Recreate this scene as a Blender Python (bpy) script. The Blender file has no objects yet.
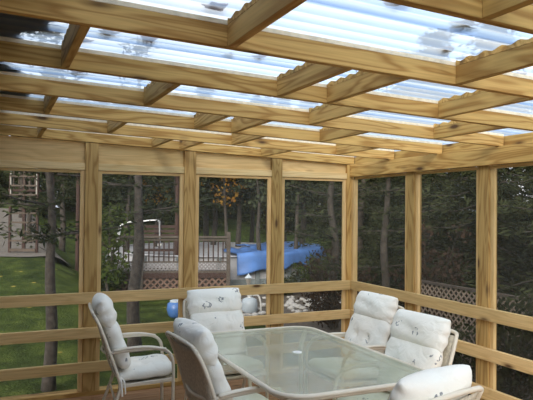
import bpy, bmesh, math, random
import numpy as np
from mathutils import Vector, Matrix
random.seed(5); rng = np.random.default_rng(5)
C = bpy.context.scene.collection
R = math.radians
EYE = 1.84
CX, CY = -3.8374, -6.0708
YAW, PIT, ROL, F = R(24.2687), R(.9699), R(.5187), 599.515

# ------------------------------------------------------------------ tagging
def tag(o, label=None, cat=None, group=None, kind=None):
    if label: o['label'] = label
    if cat: o['category'] = cat
    if group: o['group'] = group
    if kind: o['kind'] = kind
    return o
def empty(name, loc=(0, 0, 0), rz=0, parent=None):
    o = bpy.data.objects.new(name, None); C.objects.link(o)
    o.location = loc; o.rotation_euler = (0, 0, rz); o.empty_display_size = .1
    o.parent = parent
    return o
def thing(name, label, cat, loc=(0, 0, 0), rz=0, group=None):
    return tag(empty(name, loc, rz), label, cat, group)
def link(name, me, mat, parent=None, loc=(0, 0, 0), smooth=False):
    o = bpy.data.objects.new(name, me); C.objects.link(o)
    o.location = loc; o.parent = parent
    if mat:
        me.materials.clear(); me.materials.append(mat)
    if smooth:
        for p in me.polygons: p.use_smooth = True
    return o
def obj(name, bm, mat, parent=None, loc=(0, 0, 0), smooth=False):
    me = bpy.data.meshes.new(name); bmesh.ops.recalc_face_normals(bm, faces=bm.faces)
    bm.to_mesh(me); bm.free()
    return link(name, me, mat, parent, loc, smooth)
def copy_tree(o, parent=None):
    c = o.copy(); C.objects.link(c); c.parent = parent
    for ch in list(o.children): copy_tree(ch, c)
    return c

# ------------------------------------------------------------------ shapes
def add_box(bm, c, s, rot=None, bev=0):
    r = bmesh.ops.create_cube(bm, size=1)
    m = Matrix.Translation(c) @ (rot or Matrix()) @ Matrix.Diagonal((*s, 1))
    bmesh.ops.transform(bm, matrix=m, verts=r['verts'])
    if bev:
        es = list({e for v in r['verts'] for e in v.link_edges})
        bmesh.ops.bevel(bm, geom=es, offset=bev, segments=2, affect='EDGES', profile=.5)
def bar(bm, p, q, w, t, bev=0):
    """box bar from p to q: w across (horizontal), t high"""
    p = Vector(p); q = Vector(q); d = q - p
    m = frame(d)
    add_box(bm, (p + q) / 2, (d.length, w, t), m, bev)
def frame(d):
    x = Vector(d).normalized(); up = Vector((0, 0, 1))
    if abs(x.z) > .98: up = Vector((0, 1, 0))
    y = up.cross(x).normalized(); z = x.cross(y)
    return Matrix((x, y, z)).transposed().to_4x4()
def spline(pts, n=6):
    P = [Vector(p) for p in pts]; out = []
    for i in range(len(P) - 1):
        a = P[i - 1] if i else P[0] * 2 - P[1]; b = P[i]; c = P[i + 1]
        d = P[i + 2] if i + 2 < len(P) else P[-1] * 2 - P[-2]
        for k in range(n):
            t = k / n
            out.append(.5 * ((2 * b) + (c - a) * t + (2 * a - 5 * b + 4 * c - d) * t * t + (3 * b - a - 3 * c + d) * t ** 3))
    out.append(P[-1]); return out
def tube(bm, pts, r, seg=8, closed=False, flat=1.0):
    P = [Vector(p) for p in pts]; n = len(P)
    rr = r if isinstance(r, (list, tuple)) else [r] * n
    rings = []; side = None
    for i in range(n):
        if closed: t = P[(i + 1) % n] - P[i - 1]
        else: t = P[min(i + 1, n - 1)] - P[max(i - 1, 0)]
        t.normalize()
        if side is None:
            side = t.cross(Vector((0, 0, 1)))
            if side.length < .1: side = t.cross(Vector((0, 1, 0)))
        side = (side - t * side.dot(t)).normalized(); u = t.cross(side)
        rings.append([bm.verts.new(P[i] + (side * math.cos(2 * math.pi * k / seg) + u * flat * math.sin(2 * math.pi * k / seg)) * rr[i]) for k in range(seg)])
    m = n if closed else n - 1
    for i in range(m):
        a, b = rings[i], rings[(i + 1) % n]
        for k in range(seg):
            bm.faces.new((a[k], a[(k + 1) % seg], b[(k + 1) % seg], b[k]))
    if not closed:
        bm.faces.new(rings[0][::-1]); bm.faces.new(rings[-1])
def lathe(bm, prof, seg=24, c=(0, 0, 0)):
    rings = [[bm.verts.new((c[0] + r * math.cos(2 * math.pi * k / seg), c[1] + r * math.sin(2 * math.pi * k / seg), c[2] + z)) for k in range(seg)] for r, z in prof]
    for a, b in zip(rings, rings[1:]):
        for k in range(seg): bm.faces.new((a[k], a[(k + 1) % seg], b[(k + 1) % seg], b[k]))
    bm.faces.new(rings[0][::-1]); bm.faces.new(rings[-1])
_bc = [0]
def board(name, p, q, h, t, mat, parent, bev=.003):
    """lumber from p to q (centre line), h high (or wide for posts), t thick; grain runs along local X"""
    p = Vector(p); q = Vector(q); d = q - p; L = d.length
    bm = bmesh.new(); add_box(bm, (0, 0, 0), (L, t, h), None, bev)
    # shift in the grain field so that no two boards look alike
    o = obj(name, bm, mat, parent)
    o.matrix_local = Matrix.Translation((p + q) / 2) @ frame(d)
    return o

# ------------------------------------------------------------------ materials
def mat(name):
    m = bpy.data.materials.new(name); m.use_nodes = True
    nt = m.node_tree; nt.nodes.clear()
    out = nt.nodes.new('ShaderNodeOutputMaterial')
    return m, nt, out
def N(nt, t, **k):
    n = nt.nodes.new(t)
    for a, v in k.items():
        if a in n.inputs.keys(): n.inputs[a].default_value = v
        else: setattr(n, a, v)
    return n
def ramp(nt, stops):
    n = nt.nodes.new('ShaderNodeValToRGB'); e = n.color_ramp.elements
    while len(e) > 1: e.remove(e[-1])
    e[0].position = stops[0][0]; e[0].color = (*stops[0][1], 1)
    for p, c in stops[1:]:
        x = e.new(p); x.color = (*c, 1)
    return n
def mixc(nt, f, a, b, bt='MIX'):
    n = nt.nodes.new('ShaderNodeMix'); n.data_type = 'RGBA'; n.blend_type = bt
    for s, v in ((n.inputs[0], f), (n.inputs[6], a), (n.inputs[7], b)):
        if hasattr(v, 'links'): nt.links.new(v, s)
        elif isinstance(v, (int, float)): s.default_value = v
        else: s.default_value = (*v, 1)
    return n.outputs[2]
def s2l(r, g, b):
    f = lambda c: ((c / 255 + .055) / 1.055) ** 2.4 if c > 10 else c / 255 / 12.92
    return (f(r), f(g), f(b))
def simple(name, col, rough=.5, metal=0, noise=0, nscale=20, coord='Object', bump=0):
    m, nt, out = mat(name); b = N(nt, 'ShaderNodeBsdfPrincipled')
    b.inputs['Roughness'].default_value = rough; b.inputs['Metallic'].default_value = metal
    if noise or bump:
        tc = N(nt, 'ShaderNodeTexCoord'); nz = N(nt, 'ShaderNodeTexNoise', Scale=nscale, Detail=5.0)
        nt.links.new(tc.outputs[coord], nz.inputs['Vector'])
        rp = ramp(nt, [(.3, tuple(c * (1 - noise) for c in col)), (.7, tuple(min(1, c * (1 + noise)) for c in col))])
        nt.links.new(nz.outputs['Fac'], rp.inputs[0]); nt.links.new(rp.outputs[0], b.inputs['Base Color'])
        if bump:
            bp = N(nt, 'ShaderNodeBump', Strength=bump, Distance=.01)
            nt.links.new(nz.outputs['Fac'], bp.inputs['Height']); nt.links.new(bp.outputs[0], b.inputs['Normal'])
    else: b.inputs['Base Color'].default_value = (*col, 1)
    nt.links.new(b.outputs[0], out.inputs[0]); return m
def wood(name, light, dark, knot=(.10, .05, .02), grain=1.0, rough=.75):
    m, nt, out = mat(name); L = nt.links.new
    tc = N(nt, 'ShaderNodeTexCoord'); oi = N(nt, 'ShaderNodeObjectInfo')
    mp = N(nt, 'ShaderNodeMapping'); mp.inputs['Scale'].default_value = (1.0, 9, 9)
    off = N(nt, 'ShaderNodeVectorMath', operation='SCALE'); off.inputs[0].default_value = (17, 31, 23)
    L(oi.outputs['Random'], off.inputs['Scale'])
    ad = N(nt, 'ShaderNodeVectorMath', operation='ADD')
    L(tc.outputs['Object'], mp.inputs['Vector']); L(mp.outputs[0], ad.inputs[0]); L(off.outputs[0], ad.inputs[1])
    # growth-ring figure
    n1 = N(nt, 'ShaderNodeTexNoise', Scale=.9, Detail=2.0, Distortion=.4)
    L(ad.outputs[0], n1.inputs['Vector'])
    mul = N(nt, 'ShaderNodeMath', operation='MULTIPLY'); mul.inputs[1].default_value = 46
    L(n1.outputs['Fac'], mul.inputs[0])
    sn = N(nt, 'ShaderNodeMath', operation='SINE'); L(mul.outputs[0], sn.inputs[0])
    mr = N(nt, 'ShaderNodeMapRange'); mr.inputs[1].default_value = -1; mr.inputs[2].default_value = 1; L(sn.outputs[0], mr.inputs[0])
    pw = N(nt, 'ShaderNodeMath', operation='POWER'); pw.inputs[1].default_value = 2.2; L(mr.outputs[0], pw.inputs[0])
    pk = N(nt, 'ShaderNodeMath', operation='MULTIPLY'); pk.inputs[1].default_value = .75 * grain; L(pw.outputs[0], pk.inputs[0])
    col = mixc(nt, pk.outputs[0], light, dark)
    # fine fibres
    mp2 = N(nt, 'ShaderNodeMapping'); mp2.inputs['Scale'].default_value = (3, 120, 120)
    L(tc.outputs['Object'], mp2.inputs['Vector'])
    n2 = N(nt, 'ShaderNodeTexNoise', Scale=1.0, Detail=3.0); L(mp2.outputs[0], n2.inputs['Vector'])
    r2 = ramp(nt, [(.35, (.8, .78, .74)), (.65, (1.08, 1.06, 1.04))]); L(n2.outputs['Fac'], r2.inputs[0])
    col = mixc(nt, .6, col, r2.outputs[0], 'MULTIPLY')
    # broad patches and board-to-board tone
    n3 = N(nt, 'ShaderNodeTexNoise', Scale=.35, Detail=3.0); L(ad.outputs[0], n3.inputs['Vector'])
    r3 = ramp(nt, [(.3, (.78, .76, .66)), (.7, (1.1, 1.04, 1.0))]); L(n3.outputs['Fac'], r3.inputs[0])
    col = mixc(nt, .7, col, r3.outputs[0], 'MULTIPLY')
    r4 = ramp(nt, [(0, (.80, .80, .68)), (.5, (1.0, .95, .85)), (1, (1.12, 1.08, 1.0))]); L(oi.outputs['Random'], r4.inputs[0])
    col = mixc(nt, .55, col, r4.outputs[0], 'MULTIPLY')
    # knots
    mp3 = N(nt, 'ShaderNodeMapping'); mp3.inputs['Scale'].default_value = (2.0, 6, 6)
    L(tc.outputs['Object'], mp3.inputs['Vector'])
    ad3 = N(nt, 'ShaderNodeVectorMath', operation='ADD'); L(mp3.outputs[0], ad3.inputs[0]); L(off.outputs[0], ad3.inputs[1])
    vo = N(nt, 'ShaderNodeTexVoronoi', Scale=1.0); L(ad3.outputs[0], vo.inputs['Vector'])
    r5 = ramp(nt, [(.06, (1, 1, 1)), (.12, (.35, .35, .35)), (.19, (0, 0, 0))]); L(vo.outputs['Distance'], r5.inputs[0])
    col = mixc(nt, r5.outputs[0], col, knot)
    b = N(nt, 'ShaderNodeBsdfPrincipled'); b.inputs['Roughness'].default_value = rough; b.inputs['Specular IOR Level'].default_value = .3
    L(col, b.inputs['Base Color'])
    bp = N(nt, 'ShaderNodeBump', Strength=.15, Distance=.003); L(n2.outputs['Fac'], bp.inputs['Height']); L(bp.outputs[0], b.inputs['Normal'])
    L(b.outputs[0], out.inputs[0]); return m

def sheen(nt, lo, hi, p=4.0):
    """reflection weight that is the same from both sides of a pane"""
    lw = N(nt, 'ShaderNodeLayerWeight'); pw = N(nt, 'ShaderNodeMath', operation='POWER'); pw.inputs[1].default_value = p
    nt.links.new(lw.outputs['Facing'], pw.inputs[0]); mr = N(nt, 'ShaderNodeMapRange'); mr.inputs[3].default_value = lo; mr.inputs[4].default_value = hi
    nt.links.new(pw.outputs[0], mr.inputs[0]); return mr
M = {}
M['wood'] = wood('pine_lumber', (.62, .42, .16), (.34, .175, .045))
M['post'] = wood('post_pine', (.55, .38, .16), (.30, .17, .055))
M['pale'] = wood('pale_pine', (.78, .62, .36), (.62, .42, .19), grain=.7)
M['trim'] = wood('trim_pine', (.74, .55, .29), (.56, .37, .16), grain=.6)
M['deck'] = wood('deck_boards', (.36, .21, .11), (.22, .12, .06), grain=.8)
M['bleed'] = simple('cream_light_bleed', (.85, .74, .55), .8, noise=.12, nscale=30)  # cream stands for light bleeding along the rafter tops

# corrugated clear roofing: lets most light through, milky with dirt
m, nt, out = mat('corrugated_clear_sheet'); L = nt.links.new
tr = N(nt, 'ShaderNodeBsdfTransparent'); tr.inputs[0].default_value = (.88, .94, 1, 1)
tl = N(nt, 'ShaderNodeBsdfTranslucent'); df = N(nt, 'ShaderNodeBsdfDiffuse')
gl = N(nt, 'ShaderNodeBsdfGlossy', Roughness=.12)
tc = N(nt, 'ShaderNodeTexCoord'); mp = N(nt, 'ShaderNodeMapping'); mp.inputs['Scale'].default_value = (1.2, 9, 1)
L(tc.outputs['Object'], mp.inputs['Vector'])
nz = N(nt, 'ShaderNodeTexNoise', Scale=1.6, Detail=6.0); L(mp.outputs[0], nz.inputs['Vector'])
rp = ramp(nt, [(.35, (.90, .95, 1)), (.65, (.68, .80, .95))]); L(nz.outputs['Fac'], rp.inputs[0])
# light and shade of the corrugation, painted as stripes into the sheet colours
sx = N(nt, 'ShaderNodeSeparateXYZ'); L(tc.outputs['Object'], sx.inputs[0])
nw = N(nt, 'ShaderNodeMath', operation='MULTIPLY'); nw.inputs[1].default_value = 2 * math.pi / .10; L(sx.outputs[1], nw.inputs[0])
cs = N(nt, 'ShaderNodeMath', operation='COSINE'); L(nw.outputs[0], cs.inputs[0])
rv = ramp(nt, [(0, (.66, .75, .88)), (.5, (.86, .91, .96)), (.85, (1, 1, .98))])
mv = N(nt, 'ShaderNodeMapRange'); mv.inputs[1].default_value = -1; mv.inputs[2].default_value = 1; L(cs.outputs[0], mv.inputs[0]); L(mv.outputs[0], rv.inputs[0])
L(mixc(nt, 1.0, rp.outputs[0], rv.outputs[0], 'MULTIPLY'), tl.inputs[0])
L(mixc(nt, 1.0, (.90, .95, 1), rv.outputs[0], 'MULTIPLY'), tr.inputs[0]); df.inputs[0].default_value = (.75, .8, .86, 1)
mx1 = N(nt, 'ShaderNodeMixShader', Fac=.52); L(tr.outputs[0], mx1.inputs[1]); L(tl.outputs[0], mx1.inputs[2])
mx2 = N(nt, 'ShaderNodeMixShader', Fac=.08); L(mx1.outputs[0], mx2.inputs[1]); L(df.outputs[0], mx2.inputs[2])
fr = sheen(nt, .02, .30); mx3 = N(nt, 'ShaderNodeMixShader'); fm = N(nt, 'ShaderNodeMath', operation='MULTIPLY'); fm.inputs[1].default_value = .6; L(fr.outputs[0], fm.inputs[0]); L(fm.outputs[0], mx3.inputs[0])
L(mx2.outputs[0], mx3.inputs[1]); L(gl.outputs[0], mx3.inputs[2]); L(mx3.outputs[0], out.inputs[0])
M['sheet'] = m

# insect screen
m, nt, out = mat('insect_screen'); L = nt.links.new
tr = N(nt, 'ShaderNodeBsdfTransparent'); df = N(nt, 'ShaderNodeBsdfDiffuse'); df.inputs[0].default_value = (.085, .085, .075, 1)
mx = N(nt, 'ShaderNodeMixShader', Fac=.36); L(tr.outputs[0], mx.inputs[1]); L(df.outputs[0], mx.inputs[2]); L(mx.outputs[0], out.inputs[0])
M['screen'] = m

# textured table glass
m, nt, out = mat('textured_glass'); L = nt.links.new
tc = N(nt, 'ShaderNodeTexCoord'); nz = N(nt, 'ShaderNodeTexNoise', Scale=16.0, Detail=4.0); L(tc.outputs['Object'], nz.inputs['Vector'])
bp = N(nt, 'ShaderNodeBump', Strength=.6, Distance=.006); L(nz.outputs['Fac'], bp.inputs['Height'])
tr = N(nt, 'ShaderNodeBsdfTransparent'); tr.inputs[0].default_value = (.90, .93, .86, 1)
df = N(nt, 'ShaderNodeBsdfDiffuse')
ng = N(nt, 'ShaderNodeTexNoise', Scale=5.0, Detail=6.0); L(tc.outputs['Object'], ng.inputs['Vector'])
rg = ramp(nt, [(.35, (.62, .65, .52)), (.65, (.95, .96, .82))]); L(ng.outputs['Fac'], rg.inputs[0]); L(rg.outputs[0], df.inputs[0])
mx = N(nt, 'ShaderNodeMixShader', Fac=.24); L(tr.outputs[0], mx.inputs[1]); L(df.outputs[0], mx.inputs[2])
gl = N(nt, 'ShaderNodeBsdfGlossy', Roughness=.22); L(bp.outputs[0], gl.inputs['Normal'])
fr = sheen(nt, .03, .65); mx2 = N(nt, 'ShaderNodeMixShader'); L(fr.outputs[0], mx2.inputs[0])
L(mx.outputs[0], mx2.inputs[1]); L(gl.outputs[0], mx2.inputs[2]); L(mx2.outputs[0], out.inputs[0])
M['glass'] = m

# cushion fabric with a sparse sketched flower print
m, nt, out = mat('floral_cushion_fabric'); L = nt.links.new
tc = N(nt, 'ShaderNodeTexCoord'); oi = N(nt, 'ShaderNodeObjectInfo')
sc = N(nt, 'ShaderNodeVectorMath', operation='SCALE'); sc.inputs[0].default_value = (3.1, 7.7, 5.3); L(oi.outputs['Random'], sc.inputs['Scale'])
ad = N(nt, 'ShaderNodeVectorMath', operation='ADD'); L(tc.outputs['Object'], ad.inputs[0]); L(sc.outputs[0], ad.inputs[1])
nz = N(nt, 'ShaderNodeTexNoise', Scale=14.0, Detail=2.0); L(ad.outputs[0], nz.inputs['Vector'])
nzc = N(nt, 'ShaderNodeVectorMath', operation='SCALE'); nzc.inputs['Scale'].default_value = .12; L(nz.outputs['Color'], nzc.inputs[0])
ad2 = N(nt, 'ShaderNodeVectorMath', operation='ADD'); L(ad.outputs[0], ad2.inputs[0]); L(nzc.outputs[0], ad2.inputs[1])
vo = N(nt, 'ShaderNodeTexVoronoi', Scale=7.0); L(ad2.outputs[0], vo.inputs['Vector'])
band = ramp(nt, [(.13, (0, 0, 0)), (.17, (1, 1, 1)), (.22, (1, 1, 1)), (.25, (0, 0, 0))]); L(vo.outputs['Distance'], band.inputs[0])
bm_ = N(nt, 'ShaderNodeSeparateColor'); L(vo.outputs['Color'], bm_.inputs[0])
gt = N(nt, 'ShaderNodeMath', operation='GREATER_THAN'); gt.inputs[1].default_value = .5; L(bm_.outputs[0], gt.inputs[0])
n4 = N(nt, 'ShaderNodeTexNoise', Scale=32.0, Detail=1.0); L(ad.outputs[0], n4.inputs['Vector'])
g2 = N(nt, 'ShaderNodeMath', operation='GREATER_THAN'); g2.inputs[1].default_value = .49; L(n4.outputs['Fac'], g2.inputs[0])
ml = N(nt, 'ShaderNodeMath', operation='MULTIPLY'); L(gt.outputs[0], ml.inputs[0]); L(g2.outputs[0], ml.inputs[1])
ml2 = N(nt, 'ShaderNodeMath', operation='MULTIPLY'); L(band.outputs[0], ml2.inputs[0]); L(ml.outputs[0], ml2.inputs[1])
ml3 = N(nt, 'ShaderNodeMath', operation='MULTIPLY'); ml3.inputs[1].default_value = .8; L(ml2.outputs[0], ml3.inputs[0])
n5 = N(nt, 'ShaderNodeTexNoise', Scale=3.0, Detail=2.0); L(ad.outputs[0], n5.inputs['Vector'])
base = ramp(nt, [(.35, (.90, .86, .78)), (.65, (.88, .88, .82))]); L(n5.outputs['Fac'], base.inputs[0])
col = mixc(nt, ml3.outputs[0], base.outputs[0], (.12, .14, .17))
b = N(nt, 'ShaderNodeBsdfPrincipled'); b.inputs['Roughness'].default_value = .9; b.inputs['Specular IOR Level'].default_value = .1
L(col, b.inputs['Base Color'])
n6 = N(nt, 'ShaderNodeTexNoise', Scale=11.0, Detail=3.0, Distortion=1.0); L(ad.outputs[0], n6.inputs['Vector'])
bp = N(nt, 'ShaderNodeBump', Strength=.8, Distance=.014); L(n6.outputs['Fac'], bp.inputs['Height']); L(bp.outputs[0], b.inputs['Normal'])
L(b.outputs[0], out.inputs[0]); M['cushion'] = m

M['frame'] = simple('cream_painted_metal', (.74, .67, .55), .42)
M['handhold'] = simple('pale_painted_wood', (.24, .23, .21), .6)
M['band'] = simple('pale_lattice_paint', (.22, .21, .22), .7)
M['fencelight'] = simple('weathered_slats', (.26, .20, .155), .9, noise=.25, nscale=8)
M['skirt'] = simple('brown_lattice_skirt', (.15, .095, .075), .9, noise=.2, nscale=8)
M['sling'] = simple('beige_mesh_sling', (.62, .565, .46), .85, noise=.2, nscale=60)
M['white'] = simple('white_plastic', (.85, .85, .82), .4)
M['metal'] = simple('chrome_rail', (.6, .62, .64), .3, .8)
M['siding'] = simple('shade_wall_siding', (.10, .075, .055), .8, noise=.08, nscale=6)
M['bark'] = simple('grey_bark', (.07, .06, .053), .95, noise=.5, nscale=14, bump=.8)
M['bark2'] = simple('dark_bark', (.045, .038, .032), .95, noise=.5, nscale=10, bump=.8)
M['fence'] = simple('weathered_lattice', (.075, .058, .046), .9, noise=.25, nscale=8)
M['rail'] = simple('grey_deck_rail', (.075, .062, .052), .85, noise=.2, nscale=6)
M['redwood'] = simple('red_painted_wood', (.038, .018, .014), .8, noise=.2, nscale=6)
M['pool'] = simple('blue_pool_wall', (.10, .24, .62), .5, noise=.35, nscale=2.2)
M['poolpale'] = simple('pale_pool_wall', (.40, .41, .44), .5, noise=.25, nscale=3)
M['poolgrey'] = simple('grey_pool_skirt', (.16, .19, .2), .8, noise=.3, nscale=3)
M['tarp'] = simple('blue_tarp', (.07, .17, .44), .5, noise=.4, nscale=2, bump=.6)
M['blue'] = simple('blue_plastic', (.06, .16, .42), .35)
M['palemetal'] = simple('pale_blue_tank', (.45, .52, .58), .45)
M['stone'] = simple('pale_stones', (.42, .41, .39), .9, noise=.3, nscale=4)
M['mulch'] = simple('gravel_and_mulch', (.09, .075, .06), .95, noise=.55, nscale=18, bump=.8)
M['playsand'] = simple('play_area_gravel', (.13, .115, .10), .95, noise=.25, nscale=8, bump=.5)
M['litter'] = simple('shading_litter', (.035, .026, .02), .95, noise=.5, nscale=9, bump=.8)
M['redleaf'] = simple('red_brown_leaf', (.34, .10, .035), .8, noise=.3, nscale=30)
M['tanleaf'] = simple('tan_leaf', (.42, .27, .12), .8, noise=.3, nscale=30)
# lawn
m, nt, out = mat('lawn_grass'); L = nt.links.new
tc = N(nt, 'ShaderNodeTexCoord'); nz = N(nt, 'ShaderNodeTexNoise', Scale=2.2, Detail=8.0, Roughness=.75); L(tc.outputs['Object'], nz.inputs['Vector'])
rp = ramp(nt, [(.36, (.014, .024, .005)), (.5, (.036, .055, .011)), (.64, (.075, .098, .02))]); L(nz.outputs['Fac'], rp.inputs[0])
vo = N(nt, 'ShaderNodeTexVoronoi', Scale=2.1); L(tc.outputs['Object'], vo.inputs['Vector'])
r2 = ramp(nt, [(.07, (1, 1, 1)), (.12, (0, 0, 0))]); L(vo.outputs['Distance'], r2.inputs[0])
col = mixc(nt, r2.outputs[0], rp.outputs[0], (.26, .21, .05))
b = N(nt, 'ShaderNodeBsdfPrincipled'); b.inputs['Roughness'].default_value = .95; b.inputs['Specular IOR Level'].default_value = .1; L(col, b.inputs['Base Color'])
n2 = N(nt, 'ShaderNodeTexNoise', Scale=25.0, Detail=4.0); L(tc.outputs['Object'], n2.inputs['Vector'])
bp = N(nt, 'ShaderNodeBump', Strength=.9, Distance=.05); L(n2.outputs['Fac'], bp.inputs['Height']); L(bp.outputs[0], b.inputs['Normal'])
L(b.outputs[0], out.inputs[0]); M['lawn'] = m
def leafmat(name, a, b_):
    m, nt, out = mat(name); L = nt.links.new
    tc = N(nt, 'ShaderNodeTexCoord'); nz = N(nt, 'ShaderNodeTexNoise', Scale=2.6, Detail=6.0); L(tc.outputs['Object'], nz.inputs['Vector'])
    rp = ramp(nt, [(.38, a), (.62, b_)]); L(nz.outputs['Fac'], rp.inputs[0])
    d = N(nt, 'ShaderNodeBsdfDiffuse'); t = N(nt, 'ShaderNodeBsdfTranslucent'); L(rp.outputs[0], d.inputs[0]); L(rp.outputs[0], t.inputs[0])
    x = N(nt, 'ShaderNodeMixShader', Fac=.3); L(d.outputs[0], x.inputs[1]); L(t.outputs[0], x.inputs[2]); L(x.outputs[0], out.inputs[0]); return m
M['needle'] = leafmat('dark_needles', (.010, .014, .007), (.062, .074, .034))
M['needle2'] = leafmat('pine_needles', (.016, .022, .012), (.075, .088, .045))
M['leaf'] = leafmat('green_leaves', (.03, .05, .012), (.08, .105, .028))
M['greyleaf'] = leafmat('grey_green_leaves', (.03, .04, .022), (.085, .10, .06))
M['orange'] = leafmat('orange_leaves', (.30, .13, .02), (.45, .27, .05))
M['purple'] = leafmat('russet_leaves', (.04, .027, .021), (.065, .042, .03))

# ------------------------------------------------------------------ screened porch
S = .7625
HB = EYE + .5546; SL = -.0339                      # rafter underside at X=0 and its slope
def zr(X): return HB + SL * X
XW = -4.2
ceiling = tag(empty('ceiling'), kind='structure')
for k in range(1, 10):
    Y = -(k - 1) * S + (0.0 if k > 1 else .03)
    t = .038
    board('rafter', (XW, Y + t / 2, zr(XW) + .0445), (0.06, Y + t / 2, zr(.06) + .0445), .089, t, M['wood'], ceiling)
    board('light_bleed_strip', (XW, Y + t / 2, zr(XW) + .0985), (0.06, Y + t / 2, zr(.06) + .0985), .019, t, M['bleed'], ceiling, .001)  # bright edge of light above each rafter, built as a cream strip
blocks = {8: [-2.98, -4.1, -1.80, -.66], 7: [-2.375, -3.54, -1.265], 6: [-2.98, -1.805, -.66, -4.1], 5: [-3.545, -2.40, -2.08, -1.265],
          4: [-2.975, -1.785, -.665, -4.1], 3: [-3.52, -2.405, -2.09, -1.27], 2: [-2.95, -1.795, -.65, -4.1], 1: [-3.475, -2.38, -2.085, -1.155]}
PITCH = .10; AMP = .006
def wave(y): return AMP * math.cos(2 * math.pi * y / PITCH)
for k, xs in blocks.items():
    y1 = -(k - 1) * S - .001; y0 = -k * S + .039
    for X in xs:
        board('blocking', (X, y0, zr(X) + .0445), (X, y1, zr(X) + .0445), .089, .038, M['wood'], ceiling)
        bm = bmesh.new(); n = 40; top = []; 
        for sx in (-.019, .019):
            row = [(bm.verts.new((sx, y0 + (y1 - y0) * i / n, .090)), bm.verts.new((sx, y0 + (y1 - y0) * i / n, .113 + wave(y0 + (y1 - y0) * i / n)))) for i in range(n + 1)]
            top.append(row)
        for i in range(n):
            a, b = top[0][i], top[0][i + 1]; c, d = top[1][i], top[1][i + 1]
            bm.faces.new((a[0], b[0], b[1], a[1])); bm.faces.new((c[0], c[1], d[1], d[0])); bm.faces.new((a[1], b[1], d[1], c[1])); bm.faces.new((a[0], c[0], d[0], b[0]))
        for i in (0, n): bm.faces.new((top[0][i][0], top[0][i][1], top[1][i][1], top[1][i][0]))
        obj('wavy_closure', bm, M['wood'], ceiling, (X, 0, zr(X)))
# corrugated panels, each overlapping its neighbour by one wave, ridges running down the slope
W = PITCH * 9; y = .35; i = 0
while y > -7.0:
    bm = bmesh.new(); n = 9 * 10; rows = []
    off = .1165 + (i % 2) * .003
    for X in (XW - .1, -2.4, .45):
        rows.append([bm.verts.new((X, y - (W + PITCH * .6) * j / n, zr(X) + off + wave(y - (W + PITCH * .6) * j / n))) for j in range(n + 1)])
    for a, b in zip(rows, rows[1:]):
        for j in range(n): bm.faces.new((a[j], a[j + 1], b[j + 1], b[j]))
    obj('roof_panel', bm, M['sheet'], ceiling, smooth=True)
    y -= W; i += 1

# walls
HEAD = EYE + .376
RAILS = [(EYE - .8231, EYE - .9313), (EYE - 1.1661, EYE - 1.2706), (EYE - 1.5028, EYE - 1.6041)]
wb = tag(empty('wall_back'), kind='structure')
wr = tag(empty('wall_right'), kind='structure')
FLY = .028                                            # rails stand this proud of the posts
backposts = [-2.9794, -1.9682, -.9509]
lx = -3.99
def wallboard(w, name, a, b, z, h, t, off, m):
    """horizontal board on wall w from a to b along the wall, off = towards the room"""
    if w is wb: return board(name, (a, -off, z), (b, -off, z), h, t, m, w)
    return board(name, (-off, a, z), (-off, b, z), h, t, m, w)
def vert(w, name, s, wdt, t, z0, z1, off, m):
    c = (s, -off) if w is wb else (-off, s)
    bm = bmesh.new()
    if w is wb: add_box(bm, (0, 0, 0), (z1 - z0, t, wdt), None, .003)
    else: add_box(bm, (0, 0, 0), (z1 - z0, wdt, t), None, .003)
    o = obj(name, bm, m, w); o.location = (c[0], c[1], (z0 + z1) / 2); o.rotation_euler = (0, R(-90), 0)
    return o
# boards: origin plane Y=0 / X=0 is the room-side face of the rails
for w, posts, ends in ((wb, [lx] + backposts, (XW, 0)), (wr, [-1.0578, -2.075, -3.09, -4.11, -5.13], (-6.3, 0))):
    for t_, b_ in RAILS:
        wallboard(w, 'rail', ends[0], (ends[1] - .001) if w is wb else -.0, (t_ + b_) / 2, t_ - b_, .038, -.019, M['trim'])
    e1 = ends[1]
    htop = HB - .002
    wallboard(w, 'bottom_plate', ends[0], e1 + .06, .02, .04, .14, -.11, M['wood'])
    for s in posts:
        vert(w, 'post', s, .128, .10, .04, (zr(s) if w is wb else HB) - .003, -.09, M['post'])
    # head: recessed header board and the window head trim below it
    sp = sorted(posts) 
    edges = [ends[0]] + sp + [0]
    for a, b in zip(edges, edges[1:]):
        a2 = a + (.065 if a != ends[0] else 0); b2 = b - (.065 if b != 0 else (.03 if w is wb else -.0))
        if w is wb:
            bm = bmesh.new(); z0 = HEAD + .075; mx, mz = (a2 + b2) / 2, z0 + .1
            f = [[bm.verts.new((x - mx, yy, z - mz)) for x, z in ((a2, z0), (b2, z0), (b2, zr(b2) - .002), (a2, zr(a2) - .002))] for yy in (0, .03)]
            bm.faces.new(f[0]); bm.faces.new(f[1][::-1])
            for q in range(4): bm.faces.new((f[0][q], f[1][q], f[1][(q + 1) % 4], f[0][(q + 1) % 4]))
            o = obj('header_board', bm, M['trim'], w); o.location = (mx, .08, mz)
            wallboard(w, 'head_trim', a2, b2, HEAD + .038, .07, .038, -.064, M['pale'])
        else:
            wallboard(w, 'head_trim', a2, b2, HEAD + .013, .026, .03, -.07, M['trim'])
if True:
    wallboard(wr, 'header_board', -3.6, 0.03, (HEAD + .028 + htop) / 2, htop - HEAD - .028, .045, -.022, M['wood'])
    wallboard(wr, 'header_board', -6.3, -3.602, (HEAD + .028 + htop) / 2, htop - HEAD - .028, .045, -.022, M['wood'])
    board('beam', (.12, -6.3, HB + .04), (.12, .1, HB + .04 ), .1, .09, M['wood'], wr)
vert(wb, 'corner_post', .02, .10, .10, .04, htop, -.09, M['wood'])
vert(wr, 'corner_post', .03, .07, .06, .04, HEAD, -.062, M['trim'])
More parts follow.
